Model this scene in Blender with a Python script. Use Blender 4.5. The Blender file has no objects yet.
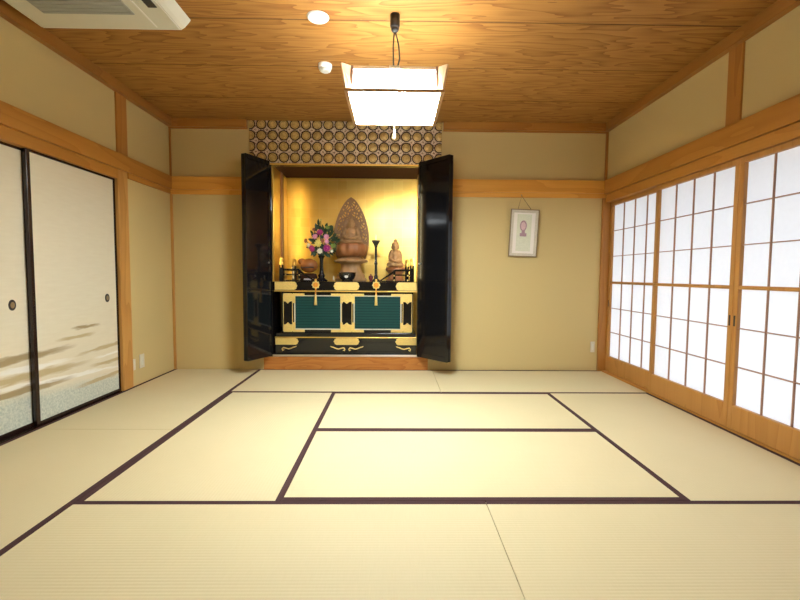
import bpy, bmesh, math, random
from mathutils import Vector, Matrix
random.seed(7)
C = bpy.context.scene.collection
SC = bpy.context.scene
PI = math.pi

# ------------------------------------------------------------------ materials
def _mat(name):
    m = bpy.data.materials.new(name); m.use_nodes = True
    nt = m.node_tree
    b = nt.nodes['Principled BSDF']
    return m, nt, b

def setp(b, rough=.5, metal=0., spec=.5, coat=0., emit=None, es=0., trans=0.):
    b.inputs['Roughness'].default_value = rough
    b.inputs['Metallic'].default_value = metal
    b.inputs['Specular IOR Level'].default_value = spec
    b.inputs['Coat Weight'].default_value = coat
    b.inputs['Coat Roughness'].default_value = .05
    if emit:
        b.inputs['Emission Color'].default_value = (*emit, 1); b.inputs['Emission Strength'].default_value = es

def N(nt, t, **kw):
    n = nt.nodes.new(t)
    for k, v in kw.items():
        if k.startswith('i_'):
            key = k[2:]
            n.inputs[int(key) if key.isdigit() else key.replace('_', ' ')].default_value = v
        else:
            setattr(n, k, v)
    return n
def L(nt, a, b): nt.links.new(a, b)
def math_node(nt, op, a, b=None, c=None):
    n = N(nt, 'ShaderNodeMath', operation=op)
    for i, v in enumerate((a, b, c)):
        if v is None: continue
        if isinstance(v, (int, float)): n.inputs[i].default_value = v
        else: L(nt, v, n.inputs[i])
    return n.outputs[0]
def mixc(nt, fac, a, b):
    n = N(nt, 'ShaderNodeMix', data_type='RGBA')
    if isinstance(fac, (int, float)): n.inputs[0].default_value = fac
    else: L(nt, fac, n.inputs[0])
    for i, v in ((6, a), (7, b)):
        if isinstance(v, tuple): n.inputs[i].default_value = (*v, 1)
        else: L(nt, v, n.inputs[i])
    return n.outputs[2]
def coord(nt, scale=(1, 1, 1), rot=(0, 0, 0)):
    tc = N(nt, 'ShaderNodeTexCoord'); mp = N(nt, 'ShaderNodeMapping')
    mp.inputs['Scale'].default_value = scale; mp.inputs['Rotation'].default_value = rot
    L(nt, tc.outputs['Object'], mp.inputs['Vector'])
    return mp.outputs['Vector']

def plain(name, c, rough=.5, metal=0., spec=.5, coat=0., var=.12, scale=12., bump=0., emit=None, es=0.):
    m, nt, b = _mat(name); setp(b, rough, metal, spec, coat, emit, es)
    v = coord(nt)
    no = N(nt, 'ShaderNodeTexNoise', i_Scale=scale, i_Detail=3.)
    L(nt, v, no.inputs['Vector'])
    d = tuple(x * (1 - var) for x in c); e = tuple(min(1, x * (1 + var)) for x in c)
    L(nt, mixc(nt, no.outputs['Fac'], d, e), b.inputs['Base Color'])
    if bump:
        bp = N(nt, 'ShaderNodeBump', i_Strength=bump, i_Distance=.002)
        L(nt, no.outputs['Fac'], bp.inputs['Height']); L(nt, bp.outputs['Normal'], b.inputs['Normal'])
    return m

def wood(name, c1, c2, axis=0, rough=.45, fine=60., ring=9., board=0., contrast=1., spec=.4, cross=3.2):
    """wood with grain along axis; board>0 shifts the grain for every board of that width in Y"""
    m, nt, b = _mat(name); setp(b, rough, 0, spec)
    sc = [cross, cross, cross]; sc[axis] = .42 if cross < 5 else 1.15
    sf = [fine, fine, fine]; sf[axis] = 1.6
    tc = N(nt, 'ShaderNodeTexCoord')
    vec = tc.outputs['Object']
    shade = None
    if board:
        sp = N(nt, 'ShaderNodeSeparateXYZ'); L(nt, vec, sp.inputs[0])
        k = math_node(nt, 'FLOOR', math_node(nt, 'DIVIDE', math_node(nt, 'ADD', sp.outputs[1], -.57 + 100 * board), board))
        off = math_node(nt, 'MULTIPLY', k, 7.31)
        cb = N(nt, 'ShaderNodeCombineXYZ'); L(nt, off, cb.inputs[0]); L(nt, off, cb.inputs[2])
        ad = N(nt, 'ShaderNodeVectorMath', operation='ADD'); L(nt, vec, ad.inputs[0]); L(nt, cb.outputs[0], ad.inputs[1])
        vec = ad.outputs[0]
        wn = N(nt, 'ShaderNodeTexWhiteNoise', noise_dimensions='1D'); L(nt, k, wn.inputs['W'])
        shade = wn.outputs['Value']
    m1 = N(nt, 'ShaderNodeMapping'); m1.inputs['Scale'].default_value = sc; L(nt, vec, m1.inputs['Vector'])
    m2 = N(nt, 'ShaderNodeMapping'); m2.inputs['Scale'].default_value = sf; L(nt, vec, m2.inputs['Vector'])
    n1 = N(nt, 'ShaderNodeTexNoise', i_Scale=1., i_Detail=2.5, i_Roughness=.45); L(nt, m1.outputs[0], n1.inputs['Vector'])
    n2 = N(nt, 'ShaderNodeTexNoise', i_Scale=1., i_Detail=2.); L(nt, m2.outputs[0], n2.inputs['Vector'])
    r = math_node(nt, 'FRACT', math_node(nt, 'MULTIPLY', n1.outputs['Fac'], ring))
    r = math_node(nt, 'POWER', r, 2.2)
    r = math_node(nt, 'ADD', math_node(nt, 'MULTIPLY', r, .55 * contrast), math_node(nt, 'MULTIPLY', n2.outputs['Fac'], .5 * contrast))
    if shade is not None:
        r = math_node(nt, 'ADD', r, math_node(nt, 'MULTIPLY', math_node(nt, 'ADD', shade, -.5), .25))
    L(nt, mixc(nt, r, c1, c2), b.inputs['Base Color'])
    bp = N(nt, 'ShaderNodeBump', i_Strength=.08, i_Distance=.001); L(nt, r, bp.inputs['Height']); L(nt, bp.outputs['Normal'], b.inputs['Normal'])
    return m

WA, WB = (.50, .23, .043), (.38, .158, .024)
M = {}
M['plaster'] = plain('sand_plaster', (.60, .47, .215), .9, spec=.1, var=.05, scale=260., bump=.25)
M['ceiling'] = wood('ceiling_boards', (.45, .225, .056), (.20, .072, .014), 0, .55, 70., 9., .6, 1.1, .25, 7.)
M['ceiling_back_shadow'] = plain('dark_backing_and_seam_shadow', (.10, .045, .016), .8)
M['wood_x_brightened'] = wood('hinoki_along_x_brightened', (.78, .40, .08), (.62, .285, .05), 0)  # lighter copy of the hinoki; colour makes up for weak light on the back rails
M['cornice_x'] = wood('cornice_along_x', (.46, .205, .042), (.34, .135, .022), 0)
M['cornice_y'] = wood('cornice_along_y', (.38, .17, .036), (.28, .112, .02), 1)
M['wood_d'] = wood('darker_post', (.46, .205, .042), (.34, .135, .024), 2)
M['wood_s'] = wood('lattice_door_frame', (.50, .245, .062), (.38, .165, .034), 2)
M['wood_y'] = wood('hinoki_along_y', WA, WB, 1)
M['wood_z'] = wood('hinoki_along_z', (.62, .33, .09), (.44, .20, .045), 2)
M['base_wood'] = wood('reddish_base_wood', (.52, .215, .045), (.33, .10, .018), 0, .4, 60., 9., 0, 1., .4, 7.)
M['lattice'] = plain('lattice_wood', (.36, .19, .11), .6)
M['statue'] = plain('carved_camphor_wood', (.36, .205, .085), .5, var=.35, scale=14., bump=.5)
M['halo'] = plain('darker_carved_wood', (.30, .165, .068), .5, var=.4, scale=40., bump=.6)
M['throne'] = plain('carved_reddish_wood', (.30, .115, .038), .45, var=.3, scale=14., bump=.4)
M['drum'] = plain('varnished_brown_wood', (.33, .115, .03), .25, var=.3, scale=9., coat=.5)
M['black'] = plain('black_lacquer', (.006, .006, .007), .07, spec=.5, coat=.0, var=.2)
M['black2'] = plain('black_lacquer_satin', (.012, .011, .010), .22, spec=.5, var=.2)
M['dark_brown'] = plain('dark_brown_lacquer', (.045, .018, .009), .7, spec=.12, var=.2)
M['fusuma_frame'] = plain('dark_lacquered_frame', (.020, .008, .006), .25, var=.2)
M['heri'] = plain('tatami_border_cloth', (.062, .030, .028), .85, spec=.15, var=.25, scale=200.)
M['gold'] = plain('gilt_metal', (.95, .62, .16), .38, 1., var=.15, scale=60., bump=.3)
M['gold_pale'] = plain('engraved_gilt_plate', (.92, .66, .22), .55, .65, var=.18, scale=90., bump=.4)
M['orange_gold'] = plain('orange_gilt', (.85, .36, .05), .4, .6, var=.2, scale=60.)
M['white'] = plain('white_plastic', (.82, .80, .74), .4, var=.03)
M['ac'] = plain('aged_white_plastic', (.70, .68, .56), .45, var=.03)
M['ac_grille'] = plain('grey_grille_plastic', (.36, .37, .33), .6, var=.05)
M['dark'] = plain('dark_plastic', (.02, .016, .013), .5)
M['silver'] = plain('brushed_silver', (.75, .73, .68), .3, 1., var=.05)
M['aged_silver'] = plain('aged_silver_frame', (.66, .62, .50), .5, .3, var=.2, scale=80.)
M['bronze'] = plain('dark_bronze_frame', (.30, .22, .11), .4, .5)
M['mount'] = plain('cream_mount_paper', (.86, .82, .74), .8, var=.03)
M['sketch_green'] = plain('faint_green_print', (.70, .72, .56), .85, var=.14, scale=70.)
M['purple'] = plain('faded_purple_print', (.40, .26, .30), .85, var=.3, scale=80.)
M['pinkprint'] = plain('pink_print', (.66, .46, .48), .85, var=.2, scale=80.)
M['leaf'] = plain('dark_green_leaf', (.025, .06, .022), .45, var=.5, scale=30.)
M['leaf2'] = plain('light_green_leaf', (.20, .28, .05), .5, var=.4, scale=30.)
M['fl_mag'] = plain('magenta_petal', (.42, .035, .20), .6, var=.3, scale=40.)
M['fl_pink'] = plain('pink_petal', (.72, .32, .45), .6, var=.25, scale=40.)
M['fl_yel'] = plain('yellow_petal', (.72, .62, .16), .6, var=.2, scale=40.)
M['fl_wht'] = plain('white_petal', (.85, .85, .66), .6, var=.1, scale=40.)
M['fl_brn'] = plain('rust_petal', (.32, .12, .06), .6, var=.3, scale=40.)
M['red'] = plain('dark_red_lacquer', (.14, .018, .022), .2, coat=.4)
M['candle'] = plain('candle_wax', (.9, .82, .62), .5)
M['plate'] = plain('cream_plate', (.68, .62, .46), .45, var=.03)
M['cord'] = plain('brown_cord', (.05, .03, .018), .7)
M['floorboard'] = plain('underlay_board', (.30, .22, .12), .9)
M['ground'] = plain('pale_gravel', (.62, .60, .56), .9)
M['paper_book'] = plain('pale_folded_paper', (.60, .58, .60), .7)

def gold_leaf():
    m, nt, b = _mat('gold_leaf_squares'); setp(b, .36, 1.)
    v = coord(nt)
    br = N(nt, 'ShaderNodeTexBrick', offset=.0, i_Scale=1., i_Mortar_Size=.0015, i_Brick_Width=.11, i_Row_Height=.11)
    br.inputs['Color1'].default_value = (1.0, .72, .20, 1); br.inputs['Color2'].default_value = (.93, .62, .15, 1); br.inputs['Mortar'].default_value = (1., .75, .28, 1)
    tc = N(nt, 'ShaderNodeSeparateXYZ'); L(nt, v, tc.inputs[0])
    cb = N(nt, 'ShaderNodeCombineXYZ'); L(nt, math_node(nt, 'ADD', tc.outputs[0], tc.outputs[1]), cb.inputs[0]); L(nt, tc.outputs[2], cb.inputs[1])
    L(nt, cb.outputs[0], br.inputs['Vector'])
    no = N(nt, 'ShaderNodeTexNoise', i_Scale=7., i_Detail=4.); L(nt, v, no.inputs['Vector'])
    L(nt, mixc(nt, math_node(nt, 'MULTIPLY', no.outputs['Fac'], .4), br.outputs['Color'], (.80, .50, .11)), b.inputs['Base Color'])
    L(nt, math_node(nt, 'ADD', math_node(nt, 'MULTIPLY', no.outputs['Fac'], .16), .27), b.inputs['Roughness'])
    bp = N(nt, 'ShaderNodeBump', i_Strength=.12, i_Distance=.004); L(nt, no.outputs['Fac'], bp.inputs['Height']); L(nt, bp.outputs['Normal'], b.inputs['Normal'])
    return m
M['gold_leaf'] = gold_leaf()

def tatami_mat_material():
    m, nt, b = _mat('woven_rush'); setp(b, .62, 0, .3)
    v = coord(nt)
    sp = N(nt, 'ShaderNodeSeparateXYZ'); L(nt, v, sp.inputs[0])
    s = math_node(nt, 'SINE', math_node(nt, 'MULTIPLY', sp.outputs[1], 2 * PI / .0155))
    n1 = N(nt, 'ShaderNodeTexNoise', i_Scale=2.2, i_Detail=2.); L(nt, v, n1.inputs['Vector'])
    n2 = N(nt, 'ShaderNodeTexNoise', i_Scale=1., i_Detail=2.); L(nt, coord(nt, (240, 14, 1)), n2.inputs['Vector'])
    oi = N(nt, 'ShaderNodeObjectInfo')
    f = math_node(nt, 'ADD', math_node(nt, 'MULTIPLY', n1.outputs['Fac'], .5), math_node(nt, 'MULTIPLY', s, .07))
    f = math_node(nt, 'ADD', f, math_node(nt, 'MULTIPLY', math_node(nt, 'ADD', n2.outputs['Fac'], -.5), .5))
    L(nt, mixc(nt, f, (.64, .545, .318), (.56, .472, .26)), b.inputs['Base Color'])
    bp = N(nt, 'ShaderNodeBump', i_Strength=.18, i_Distance=.002); L(nt, s, bp.inputs['Height']); L(nt, bp.outputs['Normal'], b.inputs['Normal'])
    return m
M['tatami'] = tatami_mat_material()

def brocade():
    """gold discs with dark rings on a woven lozenge ground; cells of .1143 x .110"""
    m, nt, b = _mat('gold_roundel_brocade'); setp(b, .42, .35)
    v = coord(nt)
    sp = N(nt, 'ShaderNodeSeparateXYZ'); L(nt, v, sp.inputs[0])
    def cell(s, o, w): return math_node(nt, 'SUBTRACT', math_node(nt, 'FRACT', math_node(nt, 'ADD', math_node(nt, 'DIVIDE', math_node(nt, 'SUBTRACT', s, o), w), 50.5)), .5)
    cx = cell(sp.outputs[0], .829, .1143); cz = cell(sp.outputs[2], 2.540, .111)
    d = math_node(nt, 'SQRT', math_node(nt, 'ADD', math_node(nt, 'MULTIPLY', cx, cx), math_node(nt, 'MULTIPLY', cz, cz)))
    man = math_node(nt, 'ADD', math_node(nt, 'ABSOLUTE', cx), math_node(nt, 'ABSOLUTE', cz))
    # ground: fine pinkish-grey lozenge lattice
    ck = N(nt, 'ShaderNodeTexVoronoi', i_Scale=70.); L(nt, v, ck.inputs['Vector'])
    ground = mixc(nt, math_node(nt, 'GREATER_THAN', ck.outputs['Distance'], .55), (.66, .56, .40), (.27, .185, .12))
    ground = mixc(nt, math_node(nt, 'LESS_THAN', math_node(nt, 'ABSOLUTE', math_node(nt, 'SUBTRACT', man, .80)), .05), ground, (.75, .66, .50))
    no = N(nt, 'ShaderNodeTexNoise', i_Scale=45., i_Detail=3.); L(nt, v, no.inputs['Vector'])
    disc = mixc(nt, no.outputs['Fac'], (.30, .18, .05), (.95, .72, .28))
    col = mixc(nt, math_node(nt, 'LESS_THAN', d, .465), ground, (.035, .018, .013))
    col = mixc(nt, math_node(nt, 'LESS_THAN', d, .365), col, disc)
    ring2 = math_node(nt, 'LESS_THAN', math_node(nt, 'ABSOLUTE', math_node(nt, 'SUBTRACT', d, .275)), .018)
    col = mixc(nt, math_node(nt, 'MULTIPLY', ring2, .6), col, (.10, .05, .02))
    L(nt, col, b.inputs['Base Color'])
    hd = math_node(nt, 'MULTIPLY', math_node(nt, 'SUBTRACT', .42, math_node(nt, 'MINIMUM', d, .42)), 1.6)
    bp = N(nt, 'ShaderNodeBump', i_Strength=.7, i_Distance=.02); L(nt, hd, bp.inputs['Height']); L(nt, bp.outputs['Normal'], b.inputs['Normal'])
    return m
M['brocade'] = brocade()

def teal():
    m, nt, b = _mat('teal_slatted_panel'); setp(b, .55, 0, .15)
    v = coord(nt); sp = N(nt, 'ShaderNodeSeparateXYZ'); L(nt, v, sp.inputs[0])
    f = math_node(nt, 'FRACT', math_node(nt, 'DIVIDE', sp.outputs[2], .0285))
    g = math_node(nt, 'LESS_THAN', f, .16)
    L(nt, mixc(nt, g, (.012, .058, .052), (.005, .028, .026)), b.inputs['Base Color'])
    bp = N(nt, 'ShaderNodeBump', i_Strength=.5, i_Distance=.004); L(nt, math_node(nt, 'PINGPONG', f, .5), bp.inputs['Height']); L(nt, bp.outputs['Normal'], b.inputs['Normal'])
    return m
M['teal'] = teal()

def fusuma_paper():
    """cream door paper printed with drifting brown and white bands over a speckled grey-green ground"""
    m, nt, b = _mat('printed_fusuma_paper'); setp(b, .75, 0, .2)
    v = coord(nt); sp = N(nt, 'ShaderNodeSeparateXYZ'); L(nt, v, sp.inputs[0])
    n0 = N(nt, 'ShaderNodeTexNoise', i_Scale=1., i_Detail=4.); L(nt, coord(nt, (1, 7, 55)), n0.inputs['Vector'])
    y = sp.outputs[1]; z = math_node(nt, 'ADD', sp.outputs[2], math_node(nt, 'MULTIPLY', math_node(nt, 'ADD', n0.outputs['Fac'], -.5), .045))
    n1 = N(nt, 'ShaderNodeTexNoise', i_Scale=1., i_Detail=2.); L(nt, coord(nt, (1, 8, 60)), n1.inputs['Vector'])
    col = mixc(nt, n1.outputs['Fac'], (.68, .61, .44), (.74, .68, .51))
    sk = N(nt, 'ShaderNodeTexNoise', i_Scale=70., i_Detail=3., i_Roughness=.7); L(nt, v, sk.inputs['Vector'])
    spk = mixc(nt, math_node(nt, 'MULTIPLY', math_node(nt, 'ADD', sk.outputs['Fac'], -.3), 2.2), (.38, .43, .36), (.70, .71, .58))
    # ground edge: z below line falling towards the back wall
    edge = math_node(nt, 'SUBTRACT', math_node(nt, 'SUBTRACT', .10, math_node(nt, 'MULTIPLY', y, .072)), z)
    e = math_node(nt, 'MULTIPLY', math_node(nt, 'ADD', edge, .025), 14.)
    cl = N(nt, 'ShaderNodeClamp'); L(nt, e, cl.inputs[0])
    col = mixc(nt, cl.outputs[0], col, spk)
    brown = (.27, .18, .055); tan = (.46, .345, .15); white = (.84, .83, .76)
    st = [  # y0, z0, y1, z1, half thickness, colour
        (-1.42, .606, -1.10, .603, .014, brown), (-1.57, .538, -1.15, .543, .018, tan),
        (-2.35, .452, -1.36, .478, .030, brown), (-1.40, .402, -.60, .432, .018, tan),
        (-2.2, .400, -1.38, .385, .024, white), (-2.3, .345, -1.22, .335, .030, tan),
        (-1.24, .293, -.70, .276, .018, tan), (-2.2, .318, -.70, .210, .017, white),
        (-2.3, .258, -1.38, .252, .026, brown), (-1.40, .166, -.70, .178, .020, tan),
        (-2.75, .60, -1.98, .565, .016, tan), (-2.6, .52, -1.9, .44, .02, tan), (-1.2, .345, -.7, .345, .014, white)]
    for (y0, z0, y1, z1, h, c) in st:
        cy, cz, ln, sl = (y0 + y1) / 2, (z0 + z1) / 2, (y1 - y0) / 2, (z1 - z0) / (y1 - y0)
        dy = math_node(nt, 'DIVIDE', math_node(nt, 'SUBTRACT', y, cy), ln)
        dz = math_node(nt, 'DIVIDE', math_node(nt, 'SUBTRACT', z, math_node(nt, 'MULTIPLY_ADD', math_node(nt, 'SUBTRACT', y, cy), sl, cz)), h)
        r = math_node(nt, 'ADD', math_node(nt, 'MULTIPLY', dy, dy), math_node(nt, 'MULTIPLY', dz, dz))
        f = math_node(nt, 'MULTIPLY', math_node(nt, 'SUBTRACT', 1.1, r), 1.15)
        k = N(nt, 'ShaderNodeClamp'); L(nt, f, k.inputs[0])
        col = mixc(nt, math_node(nt, 'MULTIPLY', k.outputs[0], .78), col, c)
    L(nt, col, b.inputs['Base Color'])
    return m
M['fusuma_paper'] = fusuma_paper()

def shoji_paper():
    m = bpy.data.materials.new('shoji_paper'); m.use_nodes = True
    nt = m.node_tree; nt.nodes.clear()
    v = coord(nt); no = N(nt, 'ShaderNodeTexNoise', i_Scale=40., i_Detail=3.); L(nt, v, no.inputs['Vector'])
    c = mixc(nt, no.outputs['Fac'], (.88, .88, .88), (.93, .93, .93))
    t = N(nt, 'ShaderNodeBsdfTranslucent'); d = N(nt, 'ShaderNodeBsdfDiffuse'); mx = N(nt, 'ShaderNodeMixShader')
    L(nt, c, t.inputs['Color']); L(nt, c, d.inputs['Color']); mx.inputs[0].default_value = .35
    L(nt, t.outputs[0], mx.inputs[1]); L(nt, d.outputs[0], mx.inputs[2])
    o = N(nt, 'ShaderNodeOutputMaterial'); L(nt, mx.outputs[0], o.inputs[0])
    return m
M['shoji_paper'] = shoji_paper()
LAMP = (.93, 1.0, 1.04)
M['glow_bottom'] = plain('lit_acrylic_bottom', (.8, .8, .78), .4, emit=LAMP, es=78.)
M['glow_side'] = plain('lit_acrylic_side', (.8, .8, .78), .4, emit=LAMP, es=14.)
M['tube'] = plain('fluorescent_ring', (.8, .8, .78), .4, emit=LAMP, es=.6)
M['altar_tube'] = plain('altar_lamp_tube', (.8, .8, .78), .4, emit=(1., .88, .62), es=55.)
M['altar_tube_dim'] = plain('altar_lamp_tube_dim', (.8, .8, .78), .4, emit=(1., .85, .5), es=16.)
M['lamp_wood'] = plain('pale_lamp_wood', (.62, .40, .22), .5, var=.15)
M['lamp_post'] = plain('brown_lamp_wood', (.25, .13, .07), .5)

# ------------------------------------------------------------------ mesh helpers
class MB:
    def __init__(s): s.b = bmesh.new()
    def box(s, x0, x1, y0, y1, z0, z1, mi=0):
        r = bmesh.ops.create_cube(s.b, size=1.)
        bmesh.ops.transform(s.b, verts=r['verts'], matrix=Matrix.Translation(((x0+x1)/2, (y0+y1)/2, (z0+z1)/2)) @ Matrix.Diagonal((x1-x0, y1-y0, z1-z0, 1)))
        return s
    def prism(s, pts, d):
        """polygon pts (3D) extruded by vector d"""
        a = [s.b.verts.new(p) for p in pts]; q = [s.b.verts.new(Vector(p) + Vector(d)) for p in pts]
        n = len(pts)
        s.b.faces.new(a); s.b.faces.new(q[::-1])
        for i in range(n): s.b.faces.new((a[i], q[i], q[(i+1) % n], a[(i+1) % n]))
        return s
    def lathe(s, prof, c=(0, 0, 0), seg=32, lobes=0, amp=0., square=False):
        rings = []
        for r, z in prof:
            ring = []
            for i in range(seg):
                t = 2 * PI * i / seg
                k = 1 + (amp * abs(math.cos(lobes * t / 2)) - amp / 2 if lobes else 0)
                if square: k *= min(1 / max(abs(math.cos(t)), 1e-6), 1 / max(abs(math.sin(t)), 1e-6), 1.22)
                ring.append(s.b.verts.new((c[0] + r * k * math.cos(t), c[1] + r * k * math.sin(t), c[2] + z)))
            rings.append(ring)
        for a, b in zip(rings, rings[1:]):
            for i in range(seg):
                s.b.faces.new((a[i], a[(i+1) % seg], b[(i+1) % seg], b[i]))
        s.b.faces.new(rings[0][::-1]); s.b.faces.new(rings[-1])
        return s
    def tube(s, pts, r, seg=10, closed=False):
        pts = [Vector(p) for p in pts]; rings = []
        n = len(pts)
        rs = r if isinstance(r, (list, tuple)) else [r] * n
        for i, p in enumerate(pts):
            if closed: t = pts[(i+1) % n] - pts[i-1]
            else: t = pts[min(i+1, n-1)] - pts[max(i-1, 0)]
            t.normalize(); u = t.orthogonal().normalized()
            if rings:
                u = pu - t * pu.dot(t); u.normalize()
            pu = u; w = t.cross(u)
            rings.append([s.b.verts.new(p + (u * math.cos(2*PI*k/seg) + w * math.sin(2*PI*k/seg)) * rs[i]) for k in range(seg)])
        for a, b in list(zip(rings, rings[1:])) + ([(rings[-1], rings[0])] if closed else []):
            for k in range(seg): s.b.faces.new((a[k], a[(k+1) % seg], b[(k+1) % seg], b[k]))
        if not closed: s.b.faces.new(rings[0][::-1]); s.b.faces.new(rings[-1])
        return s
    def ball(s, c, r, seg=16):
        r = (r, r, r) if isinstance(r, (int, float)) else r
        q = bmesh.ops.create_uvsphere(s.b, u_segments=seg, v_segments=max(6, seg // 2), radius=1.)
        bmesh.ops.transform(s.b, verts=q['verts'], matrix=Matrix.Translation(c) @ Matrix.Diagonal((*r, 1)))
        return s
    def build(s, name, mat, parent=None, bevel=0., smooth=False, origin=None):
        """verts are in world metres; a child is stored relative to its top-level thing"""
        off = Vector((0, 0, 0))
        if parent is not None:
            p = parent
            while p is not None: off += p.location; p = p.parent
        elif origin is not None: off = Vector(origin)
        bmesh.ops.recalc_face_normals(s.b, faces=s.b.faces)
        bmesh.ops.translate(s.b, verts=s.b.verts, vec=-off)
        me = bpy.data.meshes.new(name); s.b.to_mesh(me); s.b.free()
        if smooth:
            for f in me.polygons: f.use_smooth = True
        me.materials.append(mat)
        o = bpy.data.objects.new(name, me); C.objects.link(o)
        if parent is not None: o.parent = parent
        elif origin is not None: o.location = origin
        if bevel:
            md = o.modifiers.new('edge', 'BEVEL'); md.width = bevel; md.segments = 2; md.limit_method = 'ANGLE'; md.angle_limit = .6
        return o

def tag(o, label=None, cat=None, group=None, kind=None):
    for k, v in (('label', label), ('category', cat), ('group', group), ('kind', kind)):
        if v: o[k] = v
    return o
def thing(name, loc, label, cat, group=None):
    o = bpy.data.objects.new(name, None); C.objects.link(o); o.location = loc; o.empty_display_size = .1
    return tag(o, label, cat, group)
def box(x0, x1, y0, y1, z0, z1): return MB().box(x0, x1, y0, y1, z0, z1)
def struct(name, mb, m, bevel=0., parent=None):
    o = mb.build(name, m, parent, bevel)
    if parent is None: o['kind'] = 'structure'
    return o

# ------------------------------------------------------------------ the room
W, H, R = 4.527, 2.58, -5.6          # width, ceiling height, rear wall
TL = .12
struct('floor', box(-.1, W + .1, R, .9, -.12, -.056), M['floorboard'])
cm = MB()
ys = [.0, -.57, -1.17, -1.77, -2.37, -2.97, -3.57, -4.17, -4.77, -5.37, R]
for i, (a, b_) in enumerate(zip(ys, ys[1:])):
    e = .006
    cm.box(0, W, b_ + e, a - (e if i else 0), H, H + .02)
struct('ceiling', cm, M['ceiling'])
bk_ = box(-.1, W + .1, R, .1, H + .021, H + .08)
for yy in ys[1:-1]: bk_.box(0, W, yy - .0057, yy + .0057, H + .002, H + .021)  # dark strips fill the seams as painted shadow lines of overlapping boards
struct('ceiling_backing_seam_shadow', bk_, M['ceiling_back_shadow'])
# back wall with the altar recess
AX0, AX1, AZ = .955, 2.665, 2.17
wb = MB(); wb.box(-TL, AX0, 0, TL, -.056, H); wb.box(AX1, W + TL, 0, TL, -.056, H); wb.box(AX0, AX1, 0, TL, AZ, H)
struct('wall_back', wb, M['plaster'])
nb = MB(); nb.box(AX0 - .06, AX1 + .06, .72, .76, -.056, H); nb.box(AX0 - .06, AX0 - .02, TL, .72, -.056, H); nb.box(AX1 + .02, AX1 + .06, TL, .72, -.056, H)
nb.box(AX0 - .02, AX1 + .02, TL, .72, AZ + .03, AZ + .07)
struct('wall_recess', nb, M['plaster'])
# left wall: plaster beside the post, above the lintel, and beyond the sliding doors
wl = MB(); wl.box(-TL, 0, -.735, 0, -.056, H); wl.box(-TL, 0, -4.5, -.735, 1.86, H); wl.box(-TL, 0, R, -4.5, -.056, H)
struct('wall_left', wl, M['plaster'])
wr = MB(); wr.box(W, W + TL, -4.35, 0, 1.86, H); wr.box(W, W + TL, R, -4.35, -.056, H)
struct('wall_right', wr, M['plaster'])
struct('wall_rear', box(-TL, W + TL, R - .1, R, -.056, H), M['plaster'])

# trims
nz0, nz1, nz2 = 1.823, 1.872, 2.003
t = 0
def trim(mb, m, bevel=.003):
    global t; t += 1
    return struct('trim_%d' % t, mb, m, bevel)
def cornice(pts): pass
# ceiling cornice
cb = MB(); cb.box(0, .80, -.045, 0, 2.50, H); cb.box(2.81, W, -.045, 0, 2.50, H); cb.box(0, .80, -.022, 0, 2.488, 2.50); cb.box(2.81, W, -.022, 0, 2.488, 2.50)
trim(cb, M['cornice_x'])
trim(box(0, .05, R, -.047, 2.50, H), M['cornice_y'])
trim(box(W - .05, W, R, -.047, 2.50, H), M['cornice_y'])
# nageshi rails
trim(box(.0, AX0, -.030, 0, nz1, nz2).box(0, AX0, -.016, 0, nz0, nz1), M['wood_x_brightened'])
trim(box(AX1, W, -.030, 0, nz1, nz2).box(AX1, W, -.016, 0, nz0, nz1), M['wood_x_brightened'])
trim(box(0, .030, -4.5, -.032, nz1, nz2).box(0, .016, -.735, -.032, nz0, nz1), M['wood_y'])
trim(box(W - .034, W, -4.35, -.032, nz1 - .012, nz2), M['wood_y'])
# lintels over the sliding doors
trim(box(-.10, .012, -4.5, -.876, 1.790, nz1 - .002), M['wood_y'])
trim(box(W - .016, W + .10, -4.35, -.030, 1.778, nz1 - .014), M['wood_y'])
# sills
trim(box(-.10, -.001, -4.5, -.876, -.056, .004), M['fusuma_frame'])
trim(box(W + .001, W + .10, -4.35, -.042, -.056, .012), M['wood_y'])
# posts
trim(box(-.10, .012, -.874, -.737, -.0, nz1 - .001), M['wood_z'], .006)
trim(box(-.02, .014, -.868, -.730, nz2, 2.50), M['wood_d'])
trim(box(W - .014, W + .02, -1.752, -1.632, nz2, 2.50), M['wood_d'])
trim(box(0, .022, -.022, 0, .0, nz0), M['wood_z'])
trim(box(0, .018, -.018, 0, nz2, 2.488), M['wood_d'])
trim(box(W - .040, W + .10, -.028, 0, .0, nz0), M['wood_d'])
trim(box(W - .024, W, -.022, 0, nz2, 2.488), M['wood_d'])
# wooden step board under the altar
trim(box(AX0 - .012, AX1 + .012, -.018, .70, .0, .136), M['base_wood'])

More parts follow.
